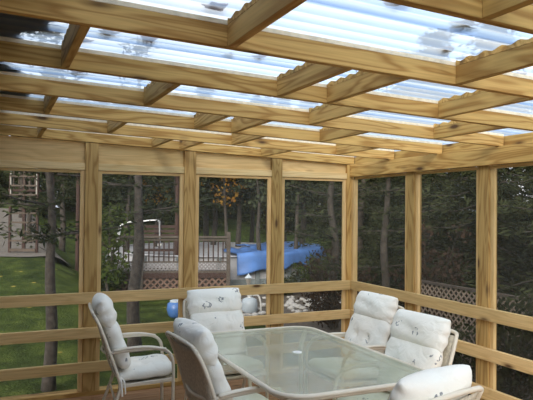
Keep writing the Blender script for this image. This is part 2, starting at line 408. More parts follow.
# windows: trim frame + screen per bay
def window(n, w, a, b):
    e = tag(empty('window_%d' % n), kind='structure')
    z0, z1 = .04, HEAD
    def V(s, wd): 
        c = (s, .075) if w is wb else (.075, s)
        bm = bmesh.new()
        if w is wb: add_box(bm, (0, 0, 0), (z1 - z0, .03, wd), None, .002)
        else: add_box(bm, (0, 0, 0), (z1 - z0, wd, .03), None, .002)
        o = obj('window_frame', bm, M['trim'], e); o.location = (c[0], c[1], (z0 + z1) / 2); o.rotation_euler = (0, R(-90), 0)
    V(a + .02, .04); V(b - .02, .04)
    if w is wb: board('window_frame', (a + .04, .075, z1 - .013), (b - .04, .075, z1 - .013), .026, .03, M['trim'], e, .002)
    bm = bmesh.new()
    if w is wb: vs = [bm.verts.new(p) for p in ((a + .03, .1, z0), (b - .03, .1, z0), (b - .03, .1, z1), (a + .03, .1, z1))]
    else: vs = [bm.verts.new(p) for p in ((.1, a + .03, z0), (.1, b - .03, z0), (.1, b - .03, z1), (.1, a + .03, z1))]
    bm.faces.new(vs); obj('insect_screen', bm, M['screen'], e)
h = .064
n = 1
for a, b in ((lx + h, backposts[0] - h), (backposts[0] + h, backposts[1] - h), (backposts[1] + h, backposts[2] - h), (backposts[2] + h, -.03)):
    window(n, wb, a, b); n += 1
rp_ = [0, -1.0578, -2.075, -3.09, -4.11, -5.13]
for a, b in zip(rp_, rp_[1:]):
    window(n, wr, b + h, a - (h if a else -.04)); n += 1
# dark wall added out of frame to shade the left ceiling, and deck floor
bm = bmesh.new()
add_box(bm, (XW - .22, -3.8, 2.2), (.2, 8.4, 4.8))
for i in range(34): add_box(bm, (XW - .112, -3.8, .1 + i * .13), (.016, 8.4, .012))
tag(obj('shade_wall_left', bm, M['siding']), kind='structure')
fl = tag(empty('floor'), kind='structure')
y = .2
while y > -6.9:
    board('deck_board', (XW - .02, y - .07, -.0165), (.3, y - .07, -.0165), .035, .14, M['deck'], fl); y -= .145
board('deck_rim', (XW, .22, -.15), (.3, .22, -.15), .26, .038, M['deck'], fl)
board('deck_rim', (.32, .2, -.15), (.32, -6.9, -.15), .26, .038, M['deck'], fl)
# leaf litter spread as an added opaque cover to darken the ceiling at left
bm = bmesh.new(); nx, ny = 26, 110; g = []
for j in range(ny + 1):
    yy = .3 - 7.2 * j / ny
    edge = -3.70 + .05 * math.sin(yy * 3.1) + .05 * math.sin(yy * 11.3 + 1) + .03 * math.sin(yy * 29)
    g.append([bm.verts.new((edge + (XW - .1 - edge) * i / nx, yy, zr(edge + (XW - edge) * i / nx) + .131 + min(1, i / 4) * (.035 + .015 * math.sin(i * 2.1 + j * 1.7)))) for i in range(nx + 1)])
gl_ = [[bm.verts.new((v.co.x, v.co.y, zr(v.co.x) + .1285)) for v in row] for row in g]
for j in range(ny):
    for i in range(nx):
        bm.faces.new((g[j][i], g[j][i + 1], g[j + 1][i + 1], g[j + 1][i])); bm.faces.new((gl_[j][i], gl_[j + 1][i], gl_[j + 1][i + 1], gl_[j][i + 1]))
for j in range(ny):
    bm.faces.new((g[j][0], g[j + 1][0], gl_[j + 1][0], gl_[j][0]))
tag(obj('shading_litter', bm, M['litter']), 'dark leaf litter added over the left roof panels as a shading cover', 'leaf litter', kind='stuff')

# ------------------------------------------------------------------ camera maths (for laying out the garden)
def ray(px, py):
    r2, u2, d2 = (px - 266.5) / F, -(py - 200) / F, 1.
    r = r2 * math.cos(ROL) - u2 * math.sin(ROL); u = r2 * math.sin(ROL) + u2 * math.cos(ROL)
    d = d2 * math.cos(PIT) - u * math.sin(PIT); z = d2 * math.sin(PIT) + u * math.cos(PIT)
    return Vector((r * math.cos(YAW) + d * math.sin(YAW), -r * math.sin(YAW) + d * math.cos(YAW), z))
def at(px, depth, py=200):
    """world point along the sight line at a depth"""
    return Vector((CX, CY, EYE)) + ray(px, py) * depth
def onz(px, py, z):
    r = ray(px, py); return Vector((CX, CY, EYE)) + r * ((z - EYE) / r.z)

# fallen leaves lying on the roof
def leaf_mesh(seed, L_):
    rr = random.Random(seed); bm = bmesh.new(); n = 11; top = []; bot = []
    for i in range(n):
        a = 2 * math.pi * i / n; r = L_ * (.5 if i % 2 else .32) * rr.uniform(.8, 1.2)
        x, yv = r * math.cos(a), r * .7 * math.sin(a); zz = .25 * abs(yv) + .1 * x * x / L_
        top.append(bm.verts.new((x, yv, zz + .004))); bot.append(bm.verts.new((x, yv, zz)))
    c1 = bm.verts.new((0, 0, .004)); c0 = bm.verts.new((0, 0, 0))
    for i in range(n):
        j = (i + 1) % n
        bm.faces.new((top[i], top[j], c1)); bm.faces.new((bot[j], bot[i], c0)); bm.faces.new((top[i], bot[i], bot[j], top[j]))
    return bm
for px, py, L_, mm, lab in [
    (39, 20, .13, 'tanleaf', 'curled tan leaf on the roof at the edge of the dark litter, nearest the camera'),
    (56, 31, .15, 'redleaf', 'red-brown leaf on the roof against the leftmost near rafter block'),
    (50, 22, .12, 'redleaf', 'small red leaf on the roof beside the dark litter'),
    (87, 42, .09, 'redleaf', 'small red leaf on the roof just right of the leftmost block'),
    (108, 34, .13, 'tanleaf', 'pale tan leaf on the near roof panel, left of the orange leaf'),
    (149, 40, .14, 'redleaf', 'orange-red leaf lying on the near roof panel, second bay'),
    (81, 73, .17, 'redleaf', 'wide red-brown leaf on the second roof gap at left'),
    (228, 56, .08, 'redleaf', 'small dark red leaf on the bay under the first big beam, left of a pair'),
    (260, 58, .08, 'redleaf', 'small dark red leaf on the bay under the first big beam, right of a pair'),
    (244, 92.5, .09, 'redleaf', 'small red leaf in the narrow roof gap below the second beam'),
    (214, 9, .13, 'redleaf', 'red leaf on the near roof panel above the first big beam'),
    (398, 5, .12, 'redleaf', 'orange leaf at the top of the big blue roof panel'),
    (464, 27, .15, 'tanleaf', 'grey-tan leaf in the middle of the big blue roof panel'),
    (447, 50, .09, 'tanleaf', 'small tan leaf low on the big blue roof panel'),
    (522, 75, .09, 'redleaf', 'small red leaf on the roof gap at the right edge')]:
    X = -3.0
    for _ in range(6):
        p = onz(px, py, zr(X) + .126); X = p.x
    o = obj('fallen_leaf', leaf_mesh(px, L_), M[mm], None, (p.x, p.y, zr(p.x) + .127)); o.rotation_euler = (0, 0, px)
    tag(o, lab, 'leaf', 'fallen leaves on the roof')

# ------------------------------------------------------------------ patio table
TX0, TX1, TY0, TY1, TZ = -2.29, -1.09, -2.91, -.955, .74
def rrect(x0, x1, y0, y1, r, n=8):
    P = []
    for cx_, cy_, a0 in ((x1 - r, y1 - r, 0), (x0 + r, y1 - r, 90), (x0 + r, y0 + r, 180), (x1 - r, y0 + r, 270)):
        for k in range(n + 1):
            a = R(a0 + 90 * k / n); P.append((cx_ + r * math.cos(a), cy_ + r * math.sin(a)))
    return P
tc_ = ((TX0 + TX1) / 2, (TY0 + TY1) / 2)
table = thing('patio_table', 'large rectangular glass patio table with rounded corners and beige metal rim', 'table', (*tc_, 0))
hw, hl = (TX1 - TX0) / 2, (TY1 - TY0) / 2
RC = .20
bm = bmesh.new(); P = rrect(-hw + .02, hw - .02, -hl + .02, hl - .02, RC)
for z in (TZ - .004, TZ - .010):
    pass
a = [bm.verts.new((x, y, TZ - .002)) for x, y in P]; b = [bm.verts.new((x, y, TZ - .010)) for x, y in P]
bm.faces.new(a); bm.faces.new(b[::-1])
for i in range(len(P)): bm.faces.new((a[i], b[i], b[(i + 1) % len(P)], a[(i + 1) % len(P)]))
obj('glass_top', bm, M['glass'], table)
bm = bmesh.new(); P = rrect(-hw + .012, hw - .012, -hl + .012, hl - .012, RC)
tube(bm, [(x, y, TZ - .012) for x, y in P], .017, 8, True, .9)
obj('rim', bm, M['frame'], table, smooth=True)
bm = bmesh.new(); P = rrect(-hw + .04, hw - .04, -hl + .04, hl - .04, RC - .02)
tube(bm, [(x, y, TZ - .04) for x, y in P], .012, 6, True, 1)
obj('apron', bm, M['frame'], table, smooth=True)
bm = bmesh.new(); lathe(bm, [(.036, -.003), (.036, .004), (.03, .007), (.010, .0072)], 20, (0, 0, TZ - .002))
o = obj('umbrella_hole_plug', bm, M['white'], table, smooth=False); o.location = (.0, .02, 0); o['label'] = 'white round plug'
for sx in (-1, 1):
    for sy in (-1, 1):
        bm = bmesh.new()
        tube(bm, spline([(sx * (hw - .22), sy * (hl - .30), 0), (sx * (hw - .22), sy * (hl - .30), .3), (sx * (hw - .22), sy * (hl - .30), .50), (sx * (hw - .20), sy * (hl - .26), .61), (sx * (hw - .07), sy * (hl - .09), .70)], 6), .021, 8)
        l = obj('leg', bm, M['frame'], table, smooth=True)
        bm = bmesh.new(); lathe(bm, [(.026, 0), (.026, .03), (.02, .034)], 12, (sx * (hw - .22), sy * (hl - .30), 0)); obj('foot_cap', bm, M['white'], l)

# ------------------------------------------------------------------ patio chairs (front towards local -Y)
def cushion(w, hgt, t, rolls=(), tufts=(), nu=36, nv=36, seed=0, round_=5, pinch=.35, exps=(.42)):
    """soft pad in local XY plane, thickness along Z; rolls = v positions of stitched grooves"""
    bm = bmesh.new(); rr = random.Random(seed); G = []
    ph = [rr.uniform(0, 6) for _ in range(6)]
    for s in (1, -1):
        g = []
        for j in range(nv + 1):
            v = -1 + 2 * j / nv; row = []
            for i in range(nu + 1):
                u = -1 + 2 * i / nu
                # denser sampling near the edge
                uu = math.sin(u * math.pi / 2); vv = math.sin(v * math.pi / 2)
                f = (max(0, 1 - abs(uu) ** round_) * max(0, 1 - abs(vv) ** round_)) ** .42
                for gv in rolls: f *= 1 - pinch * math.exp(-((vv - gv) / .07) ** 2)
                for tu, tv in tufts: f *= 1 - .5 * math.exp(-(((uu - tu) * w / hgt) ** 2 + (vv - tv) ** 2) / .02)
                f *= 1 + .05 * math.sin(uu * 5 + ph[0] + vv * 2) + .04 * math.sin(vv * 7 + ph[1] + 3 * uu)
                x = uu * w / 2 * (1 - .05 * abs(vv) ** 6 - .02 * math.cos(vv * 9 + ph[2])); y = vv * hgt / 2 * (1 - .05 * abs(uu) ** 6)
                row.append((x, y, s * f * t / 2))
            g.append(row)
        G.append(g)
    top = [[bm.verts.new(p) for p in row] for row in G[0]]
    bot = [[top[j][i] if i in (0, nu) or j in (0, nv) else bm.verts.new(G[1][j][i]) for i in range(nu + 1)] for j in range(nv + 1)]
    for j in range(nv):
        for i in range(nu):
            bm.faces.new((top[j][i], top[j][i + 1], top[j + 1][i + 1], top[j + 1][i]))
            bm.faces.new((bot[j][i], bot[j + 1][i], bot[j + 1][i + 1], bot[j][i + 1]))
    return bm
HW = .29                                                # half width of the frame
BACKTOP = (.32, .965); BACKBOT = (.13, .46)            # (y, z) of the back rails
def make_chair():
    t = thing('patio_chair', '', '', (0, 0, 0))
    for s in (-1, 1):
        bm = bmesh.new()
        tube(bm, spline([(s * (HW - .02), BACKTOP[0] + .01, BACKTOP[1]), (s * HW, .275, .86), (s * HW, .19, .63), (s * HW, .125, .44), (s * HW, .11, .34), (s * HW, .16, .18), (s * HW, .23, 0)], 5), .0145, 8)
        obj('back_post', bm, M['frame'], t, smooth=True)
        bm = bmesh.new()
        tube(bm, spline([(s * HW, -.34, 0), (s * HW, -.335, .25), (s * HW, -.335, .50), (s * HW, -.30, .61), (s * HW, -.20, .655), (s * HW, 0, .655), (s * HW, .21, .64)], 5), .0145, 8)
        obj('front_leg', bm, M['frame'], t, smooth=True)
        bm = bmesh.new(); tube(bm, spline([(s * (HW + .003), -.27, .647), (s * (HW + .003), -.12, .675), (s * (HW + .003), .05, .673), (s * (HW + .003), .17, .658)], 5), .024, 8, False, .5)
        obj('armrest', bm, M['frame'], t, smooth=True)
        bm = bmesh.new(); bar(bm, (s * HW, -.335, .385), (s * HW, .12, .36), .02, .03, .004)
        obj('seat_rail', bm, M['frame'], t)
    bm = bmesh.new()
    tube(bm, spline([(-(HW - .02), BACKTOP[0] + .01, BACKTOP[1]), (-HW * .75, BACKTOP[0] + .015, BACKTOP[1] + .012), (0, BACKTOP[0] + .02, BACKTOP[1] + .018), (HW * .75, BACKTOP[0] + .015, BACKTOP[1] + .012), (HW - .02, BACKTOP[0] + .01, BACKTOP[1])], 4), .0145, 8)
    obj('top_rail', bm, M['frame'], t, smooth=True)
    bm = bmesh.new(); tube(bm, spline([(-HW, .19, .62), (0, .24, .61), (HW, .19, .62)], 5), .010, 6); obj('back_crossbar', bm, M['frame'], t, smooth=True)
    bm = bmesh.new(); tube(bm, [(-HW, -.335, .375), (HW, -.335, .375)], .013, 8); obj('front_crossbar', bm, M['frame'], t, smooth=True)
    bm = bmesh.new(); tube(bm, [(-HW, .14, .22), (HW, .14, .22)], .010, 8); obj('stretcher', bm, M['frame'], t, smooth=True)
    # slings
    bm = bmesh.new(); n = 8; rows = []
    ctr = spline([(0, -.33, .392), (0, 0, .365), (0, .125, .42), (0, .20, .60), (0, .26, .82), (0, .315, .955)], 4)
    for p in ctr: rows.append([bm.verts.new((-HW + 2 * HW * i / n, p.y + .012 * math.sin(math.pi * i / n), p.z - .01 * math.sin(math.pi * i / n))) for i in range(n + 1)])
    for a, b in zip(rows, rows[1:]):
        for i in range(n): bm.faces.new((a[i], a[i + 1], b[i + 1], b[i]))
    o = obj('sling', bm, M['sling'], t, smooth=True)
    sm = o.modifiers.new('thick', 'SOLIDIFY'); sm.thickness = .004
    # cushions
    cw = 2 * HW - .045
    th = math.atan2(BACKTOP[0] - BACKBOT[0], BACKTOP[1] - BACKBOT[1])      # recline from vertical
    def on_back(s, off):
        y = BACKBOT[0] + math.sin(th) * s; z = BACKBOT[1] + math.cos(th) * s
        return (0, y - math.cos(th) * off, z + math.sin(th) * off)
    def place(o, s, off, extra=0): o.location = on_back(s, off); o.rotation_euler = (R(90) - th + extra, 0, 0)
    c = obj('back_cushion', cushion(cw, .43, .14, (), ((-.33, .0), (.33, .0)), seed=1), M['cushion'], t, smooth=True); place(c, .21, .084)
    c = obj('headrest_cushion', cushion(cw + .01, .25, .175, (), (), seed=2, round_=3), M['cushion'], t, smooth=True); place(c, .50, .085)
    c = obj('seat_cushion', cushion(cw, .50, .11, (), ((-.3, 0), (.3, 0)), seed=3), M['cushion'], t, smooth=True)
    c.location = (0, -.115, .435); c.rotation_euler = (R(-4), 0, 0)
    # tie tapes hanging at the rear corners of the seat
    for s in (-1, 1):
        bm = bmesh.new()
        for k, (dx, dz) in enumerate(((0, -.12), (.025, -.10))):
            tube(bm, spline([(s * (HW - .02), .11, .44), (s * (HW + .018), .10 - dx, .40), (s * (HW + .02), .09 - dx, .40 + dz)], 4), .008, 5, False, .4)
        obj('tie_tape', bm, M['cushion'], t)
    return t
proto = make_chair()
chairs = [
    # x, y, facing (deg, direction the sitter looks in world: 0=+X, 90=+Y), label
    (-2.74, -.72, -5, 'cream metal patio chair at far left facing right, curved arm against the lawn'),
    (-2.38, -2.17, 3, 'cream patio chair seen from behind at the near left long side of the glass table'),
    (-1.90, -.83, -88, 'patio chair at the far table end, facing the camera before the back railing'),
    (-.86, -1.44, 183, 'patio chair on the right long side of the table nearest the room corner'),
    (-1.17, -2.47, 185, 'patio chair on the right side of the table, nearer one beside the right railing'),
    (-1.98, -3.54, 104, 'patio chair at the near end of the table, its back turned to the camera'),
]
for i, (x, y, f, lab) in enumerate(chairs):
    o = proto if i == 0 else copy_tree(proto)
    o.location = (x, y, 0); o.rotation_euler = (0, 0, R(f + 90))
    tag(o, lab, 'chair', 'cushioned patio chairs around the table')

# ------------------------------------------------------------------ garden
def sm(a, b, x): t = min(1, max(0, (x - a) / (b - a))); return t * t * (3 - 2 * t)
def gz(X, Y):
    left = sm(-1.0, -2.5, X)
    return -.42 + left * .95 * sm(2, 11, Y) + 2.3 * sm(15, 45, Y) + .06 * math.sin(X * .4) * math.sin(Y * .3)
def gat(px, depth):
    p = at(px, depth); return (p.x, p.y, gz(p.x, p.y))
bm = bmesh.new(); nx, ny = 110, 110; g = []
for j in range(ny + 1):
    Y = -14 + 100 * (j / ny) ** 1.35
    g.append([bm.verts.new((X, Y, gz(X, Y))) for X in [-40 + 100 * i / nx for i in range(nx + 1)]])
for j in range(ny):
    for i in range(nx): bm.faces.new((g[j][i], g[j][i + 1], g[j + 1][i + 1], g[j + 1][i]))
tag(obj('ground', bm, M['lawn'], smooth=True), kind='structure')
def patch(name, poly, m, lift=.02):
    """ground cover following the terrain inside a quad given by 4 corners"""
    bm = bmesh.new(); n = 24; A, B, C_, D = [Vector((p[0], p[1], 0)) for p in poly]; rows = []
    for j in range(n + 1):
        v = j / n; row = []
        for i in range(n + 1):
            u = i / n; p = (A * (1 - u) + B * u) * (1 - v) + (D * (1 - u) + C_ * u) * v
            w_ = .12 * math.sin(u * 17 + v * 5) * (1 if v in (0., 1.) else 0)
            row.append(bm.verts.new((p.x, p.y + w_, gz(p.x, p.y) + lift)))
        rows.append(row)
    for j in range(n):
        for i in range(n): bm.faces.new((rows[j][i], rows[j][i + 1], rows[j + 1][i + 1], rows[j + 1][i]))
    return tag(obj(name, bm, m, smooth=True), kind='structure')
patch('ground_play_area', [gat(-60, 15.2), gat(72, 16.2), gat(62, 34), gat(-60, 34)], M['playsand'])
patch('ground_gravel_bed', [gat(200, 12.6), gat(352, 12.0), gat(352, 16.4), gat(200, 16.4)], M['mulch'])
patch('ground_shade_bed', [(.9, -9), (9, -9), (9, 8), (.9, 8)], M['mulch'])

# stones in the gravel bed
bm = bmesh.new(); bmesh.ops.create_icosphere(bm, subdivisions=2, radius=1)
for v in bm.verts: v.co *= 1 + .18 * math.sin(v.co.x * 5 + v.co.y * 3) ; v.co.z *= .6
stone = obj('stone', bm, M['stone'], smooth=True)
rs = random.Random(11)
for i in range(95):
    o = stone if i == 0 else stone.copy()
    if i: C.objects.link(o)
    px = rs.uniform(287, 348) if i < 75 else rs.uniform(206, 268); d = rs.uniform(12.4, 15.2)
    x, y, z = gat(px, d); s_ = rs.uniform(.04, .085); o.location = (x, y, z + .02 + s_ * .3); o.scale = (s_ * 1.3, s_, s_); o.rotation_euler = (0, 0, rs.uniform(0, 6))
    tag(o, 'pale rounded stone in the gravel bed below the pool', 'stone', 'pale stones in the gravel bed')

# --- trees
def leafcards(V, Fc, p, d, n, spread, size, rr, thin=.25):
    for _ in range(n):
        c = p + Vector((rr.gauss(0, spread), rr.gauss(0, spread), rr.gauss(0, spread * .6)))
        a = (Vector((rr.gauss(0, 1), rr.gauss(0, 1), rr.gauss(0, .7))) + d * 1.2).normalized()
        b = a.cross(Vector((rr.gauss(0, 1), rr.gauss(0, 1), rr.gauss(0, 1)))).normalized()
        s_ = size * rr.uniform(.6, 1.3); i = len(V)
        V.extend([c - a * s_ * .5, c + b * s_ * thin * .5, c + a * s_ * .5, c - b * s_ * thin * .5]); Fc.append((i, i + 1, i + 2, i + 3))
def tree_meshes(kind, H, r0, seed, crown0, rad, dens=1.0, size=.16):
    """returns trunk bmesh and crown mesh; crown0 = height where branches begin"""
    rr = random.Random(seed); V, Fc = [], []
    bm = bmesh.new()
    bend = [(rr.uniform(-.06, .06), rr.uniform(-.06, .06)) for _ in range(7)]
    tp = [(bend[i][0] * (i > 0), bend[i][1] * (i > 0), H * .97 * i / 6) for i in range(7)]
    sp = spline(tp, 4); tube(bm, [(p.x, p.y, p.z - (.15 if i == 0 else 0)) for i, p in enumerate(sp)], [r0 * (1.25 if i == 0 else 1) * (1 - .85 * i / (len(sp) - 1)) for i in range(len(sp))], 10)
    z = crown0
    while z < H:
        k = (z - crown0) / (H - crown0)
        if kind in ('spruce', 'pine'):
            ln = rad * ((1 - k) ** .8 * .95 + .06) * rr.uniform(.75, 1.1); nb = 6 if kind == 'spruce' else 4
            step = .28 if kind == 'spruce' else .36
        else:
            ln = rad * math.sqrt(max(.05, 1 - (2 * k - .9) ** 2)) * rr.uniform(.7, 1.1); nb = 5; step = .4
        for b in range(nb):
            a = rr.uniform(0, 2 * math.pi); droop = -.28 if kind == 'spruce' else (.12 if kind == 'pine' else .45)
            d = Vector((math.cos(a), math.sin(a), droop + rr.uniform(-.1, .1)))
            p0 = Vector((0, 0, z)); L2 = ln * rr.uniform(.7, 1.1)
            e = p0 + d * L2 + Vector((0, 0, .12 * L2 if kind == 'spruce' else 0))
            mid = p0 + d * L2 * .5 + Vector((0, 0, -.03 * L2))
            tube(bm, [p0, mid, e], [max(.012, r0 * .16), .012, .004], 4)
            m_ = max(3, int(L2 / .17))
            for q in range(m_):
                t_ = (q + .7) / m_ if kind != 'leaf' else .35 + .65 * q / m_
                pp = p0.lerp(mid, t_ * 2) if t_ < .5 else mid.lerp(e, t_ * 2 - 1)
                leafcards(V, Fc, pp, d, int((13 if kind == 'spruce' else 9 if kind == 'pine' else 16) * dens), .11 if kind != 'leaf' else .2, size, rr, .22 if kind != 'leaf' else .6)
        z += step * rr.uniform(.8, 1.2)
    me = bpy.data.meshes.new('crown'); me.from_pydata([tuple(v) for v in V], [], Fc)
    tm = bpy.data.meshes.new('trunk'); bm.to_mesh(tm); bm.free()
    for p in tm.polygons: p.use_smooth = True
    return tm, me
protoT = {}
def tree(name, label, cat, pos, key, args, bark, leafm, rz=0, sc=1, group=None):
    if key not in protoT: 
        tm, me = tree_meshes(*args); tm.materials.append(M[bark]); me.materials.append(M[leafm]); protoT[key] = (tm, me)
    tm, me = protoT[key]
    t = thing(name, label, cat, pos, rz, group); t.scale = (sc, sc, sc)
    for nm, d in (('trunk', tm), ('crown', me)):
        o = bpy.data.objects.new(nm, d); C.objects.link(o); o.parent = t
    return t
# near pines with bare lower trunks
tree('pine_tree', 'nearest pine with bare grey trunk just outside the leftmost window', 'tree', gat(51, 7.6), 'pA', ('pine', 4.6, .085, 1, 1.95, 1.3, 1.3, .14), 'bark', 'needle2')
tree('pine_tree', 'pine with straight grey trunk outside the second window from the left', 'tree', gat(137, 9.6), 'pB', ('pine', 4.9, .115, 2, 2.2, 1.5, 1.3, .14), 'bark', 'needle2')
tree('pine_tree', 'pine whose trunk stands left of the room corner, before the gravel', 'tree', gat(334, 11.4), 'pC', ('pine', 4.8, .10, 3, 1.7, 1.3, 1.0, .14), 'bark2', 'needle2')
tree('pine_tree', 'grey-trunked pine just right of the room corner, in the shade', 'tree', gat(386, 11.0), 'pD', ('pine', 4.8, .09, 4, 1.2, 1.5, 1.6, .14), 'bark2', 'needle2')
# mid-distance trees behind the lawn and the pool
mids = [(240, 21.5, 2), (214, 22.5, 2), (268, 22, 2), (-12, 24, 1), (22, 31, 0), (62, 26, 1), (84, 20, 0), (112, 27, 1), (128, 20.5, 0), (160, 25, 1), (186, 29, 0), (206, 24, 1), (252, 26, 0), (304, 21.5, 1), (285, 27, 0), (345, 23, 0), (362, 17, 1)]
names_m = ['close behind the orange maple', 'left behind the orange maple', 'behind the tarp by the third post', 'behind the left end of the play area', 'behind the ladder tower', 'right of the ladder tower', 'behind the leftmost post', 'left of the second window, far back', 'behind the pool deck railing, left',
           'behind the pool deck, centre', 'behind the second post from the left', 'left of the orange maple', 'right of the orange maple', 'above the blue tarp', 'behind the third post', 'at the room corner, far back', 'at the room corner, nearer']
for i, ((px, d, k), nm) in enumerate(zip(mids, names_m)):
    if k == 1: tree('pine_tree', 'grey-green pine ' + nm, 'tree', gat(px, d), 'pM%d' % (i % 2), ('pine', 5.6, .13, 20 + i, 2.7, 2.2, 1.0, .22), 'bark2', 'needle2', rz=i * 1.3, sc=1 + .07 * (i % 3), group='pines beyond the lawn')
    else: tree('spruce_tree', 'dark bushy spruce ' + nm, 'tree', gat(px, d), 'sM%d' % (i % 2), ('spruce', 5.8, .12, 30 + i, 2.7, 2.0, 1.0, .2), 'bark2', 'needle', rz=i * 1.7, sc=1 + .06 * (i % 3), group='spruces beyond the lawn')
tree('maple_tree', 'maple with orange autumn leaves above the pool in the third window', 'tree', gat(226, 20.5), 'mp', ('leaf', 5.6, .08, 7, 2.5, 1.3, .22, .16), 'bark2', 'orange')
tree('maple_tree', 'small maple with a few yellow leaves beside the second post', 'tree', gat(158, 21), 'mp2', ('leaf', 5.2, .08, 9, 2.6, 1.0, .35, .14), 'bark2', 'orange')
tree('maple_tree', 'light green leafy sapling left of the pool deck railing', 'tree', gat(110, 14.5), 'mg', ('leaf', 2.0, .04, 8, .5, .6, .8, .13), 'bark2', 'leaf')
for px, d, lab in ((176, 19.5, 'grey-green leafy tree behind the second post from the left'), (258, 19, 'grey-green leafy tree over the far lawn, right of the orange maple'),
                   (298, 19.5, 'grey-green leafy tree above the blue tarp in the fourth window'), (128, 18, 'grey-green leafy tree behind the near pine of the second window'), (30, 21, 'grey-green leafy tree behind the ladder tower')):
    tree('leafy_tree', lab, 'tree', gat(px, d), 'lf', ('leaf', 5.0, .09, 17, 2.5, 1.7, .8, .17), 'bark2', 'greyleaf', rz=px)
# far wall of trees
for i, px in enumerate(range(-30, 420, 26)):
    tree('spruce_tree', 'far dark tree in the wood closing the view behind the lawn', 'tree', gat(px, 38 + 5 * (i % 3)), 'sF%d' % (i % 2), ('spruce', 8.5, .18, 50 + i, .4, 3.2, .55, .42), 'bark2', 'needle', rz=i * 2.1, sc=1 + .1 * (i % 2), group='far trees behind the lawn')
# shade trees beyond the right wall, behind the lattice fence
for i, (x, y, sc_) in enumerate([(4.6, 4.4, 1.0), (4.5, 2.3, 1.05), (3.9, .3, .95), (5.6, -1.2, 1.1), (4.6, -2.9, 1), (6.3, 1.0, 1.2), (6.2, 4.0, 1.15), (6.1, 7.0, 1.1), (7.6, -3.0, 1.2), (7.7, 3.0, 1.2), (8.5, 6.2, 1.2), (7, 10.5, 1.2), (9.3, 9.3, 1.45), (8.2, 8.6, 1.35), (10.5, 12.5, 1.5)]):
    tree('spruce_tree', 'dense shaded evergreen beyond the right screens, %s' % ['behind the first right window', 'behind the fence by the first right post', 'behind the second right window', 'behind the second right post', 'at the right edge of view', 'second row, centre', 'second row, left', 'back row left', 'back row right', 'third row centre', 'third row left', 'far row behind the second right window', 'tallest, farthest beyond the second right window', 'tall, beyond the first right post', 'tallest of the back row, between the right posts'][i],
         'tree', (x, y, gz(x, y)), 'sR%d' % (i % 3), ('spruce', 5.6, .12, 70 + i, .35, 2.1, 1.1, .17), 'bark2', 'needle', rz=i * 1.9, sc=sc_, group='evergreens beyond the right wall')
# shrubs
def shrub(label, pos, r, seed, lm, hgt=1.0):
    rr = random.Random(seed); V, Fc = [], []; bm = bmesh.new()
    for i in range(16):
        a = rr.uniform(0, 6.28); q = rr.uniform(.2, 1) * r; e = Vector((math.cos(a) * q, math.sin(a) * q, hgt * rr.uniform(.4, 1)))
        tube(bm, [Vector((0, 0, -.05)), e * .5 + Vector((0, 0, .05)), e], [.012, .008, .004], 4)
        for t_ in (.35, .6, .8, 1): leafcards(V, Fc, e * t_, e.normalized(), 26, .1, .09, rr, .55)
    t = thing('shrub', label, 'shrub', pos)
    obj('stems', bm, M['bark2'], t); me = bpy.data.meshes.new('foliage'); me.from_pydata([tuple(v) for v in V], [], Fc); link('foliage', me, M[lm], t)
for i, (x, y, r, h_, lm, lab) in enumerate([(1.55, -.9, .6, 1.25, 'needle', 'dark leafy shrub before the lattice fence behind the right rails'),
        (1.5, -2.0, .6, 1.3, 'needle', 'dark leafy shrub at the right edge before the lattice fence'),
        (1.7, .4, .45, .8, 'needle2', 'low grey-green shrub before the lattice behind the second right window'),
        (1.9, 3.6, .7, 1.5, 'purple', 'russet shrub just right of the room corner behind the screen'),
        (2.9, 2.2, .6, 2.0, 'purple', 'russet-tipped shrub behind the lattice in the second right window')]):
    shrub(lab, (x, y, gz(x, y)), r, 90 + i, lm, h_)
for i, (px, d, r, h_, lm, lab) in enumerate([(281, 15.7, .5, .45, 'needle2', 'grey-green shrub left of the blue tarp behind the third post'), (346, 15.5, .8, 1.1, 'needle2', 'shrub at the foot of the corner behind the gravel bed'),
        (318, 17.5, .8, .9, 'leaf', 'bright green shrub behind the blue tarp'), (108, 15.2, .5, .9, 'leaf', 'leafy shrub at the left end of the pool deck')]):
    shrub(lab, gat(px, d), r, 110 + i, lm, h_)

# --- lattice fence on the right
def lattice(bm, o, u, Lg, z0, z1, stp, w, t):
    """crossed diagonal slats in the plane through o along u"""
    u = Vector(u).normalized(); nrm = Vector((u.y, -u.x, 0)); Hh = z1 - z0
    for s, off in ((1, t * .55), (-1, -t * .55)):
        k = -Hh
        while k < Lg:
            a = k; b = k + Hh; za, zb = (0, Hh) if s > 0 else (Hh, 0)
            a2, b2 = max(a, 0), min(b, Lg)
            if b2 - a2 > .02:
                f = lambda x: za + (zb - za) * (x - a) / (b - a)
                p = Vector(o) + u * a2 + Vector((0, 0, z0 + f(a2))) + nrm * off; q = Vector(o) + u * b2 + Vector((0, 0, z0 + f(b2))) + nrm * off
                m_ = frame(q - p); add_box(bm, (p + q) / 2, ((q - p).length, t, w), m_)
            k += stp
fe = thing('lattice_fence', 'weathered brown lattice fence running behind the right screens', 'fence', (2.25, 1.75, gz(2.25, 0)))
Yf = [0, -2.4, -4.8, -7.2]
for a, b in zip(Yf, Yf[1:]):
    bm = bmesh.new(); lattice(bm, (0, a, 0), (0, -1, 0), a - b, .05, 1.15, .105, .022, .008); obj('lattice_panel', bm, M['fencelight'], fe)
    bm = bmesh.new(); bar(bm, (0, a, 1.17), (0, b, 1.17), .05, .04, .004); bar(bm, (0, a, .05), (0, b, .05), .04, .04, .004); obj('fence_rail', bm, M['fence'], fe)
for a in Yf:
    bm = bmesh.new(); add_box(bm, (0, a, .6), (.09, .09, 1.3), None, .006); obj('fence_post', bm, M['fence'], fe)

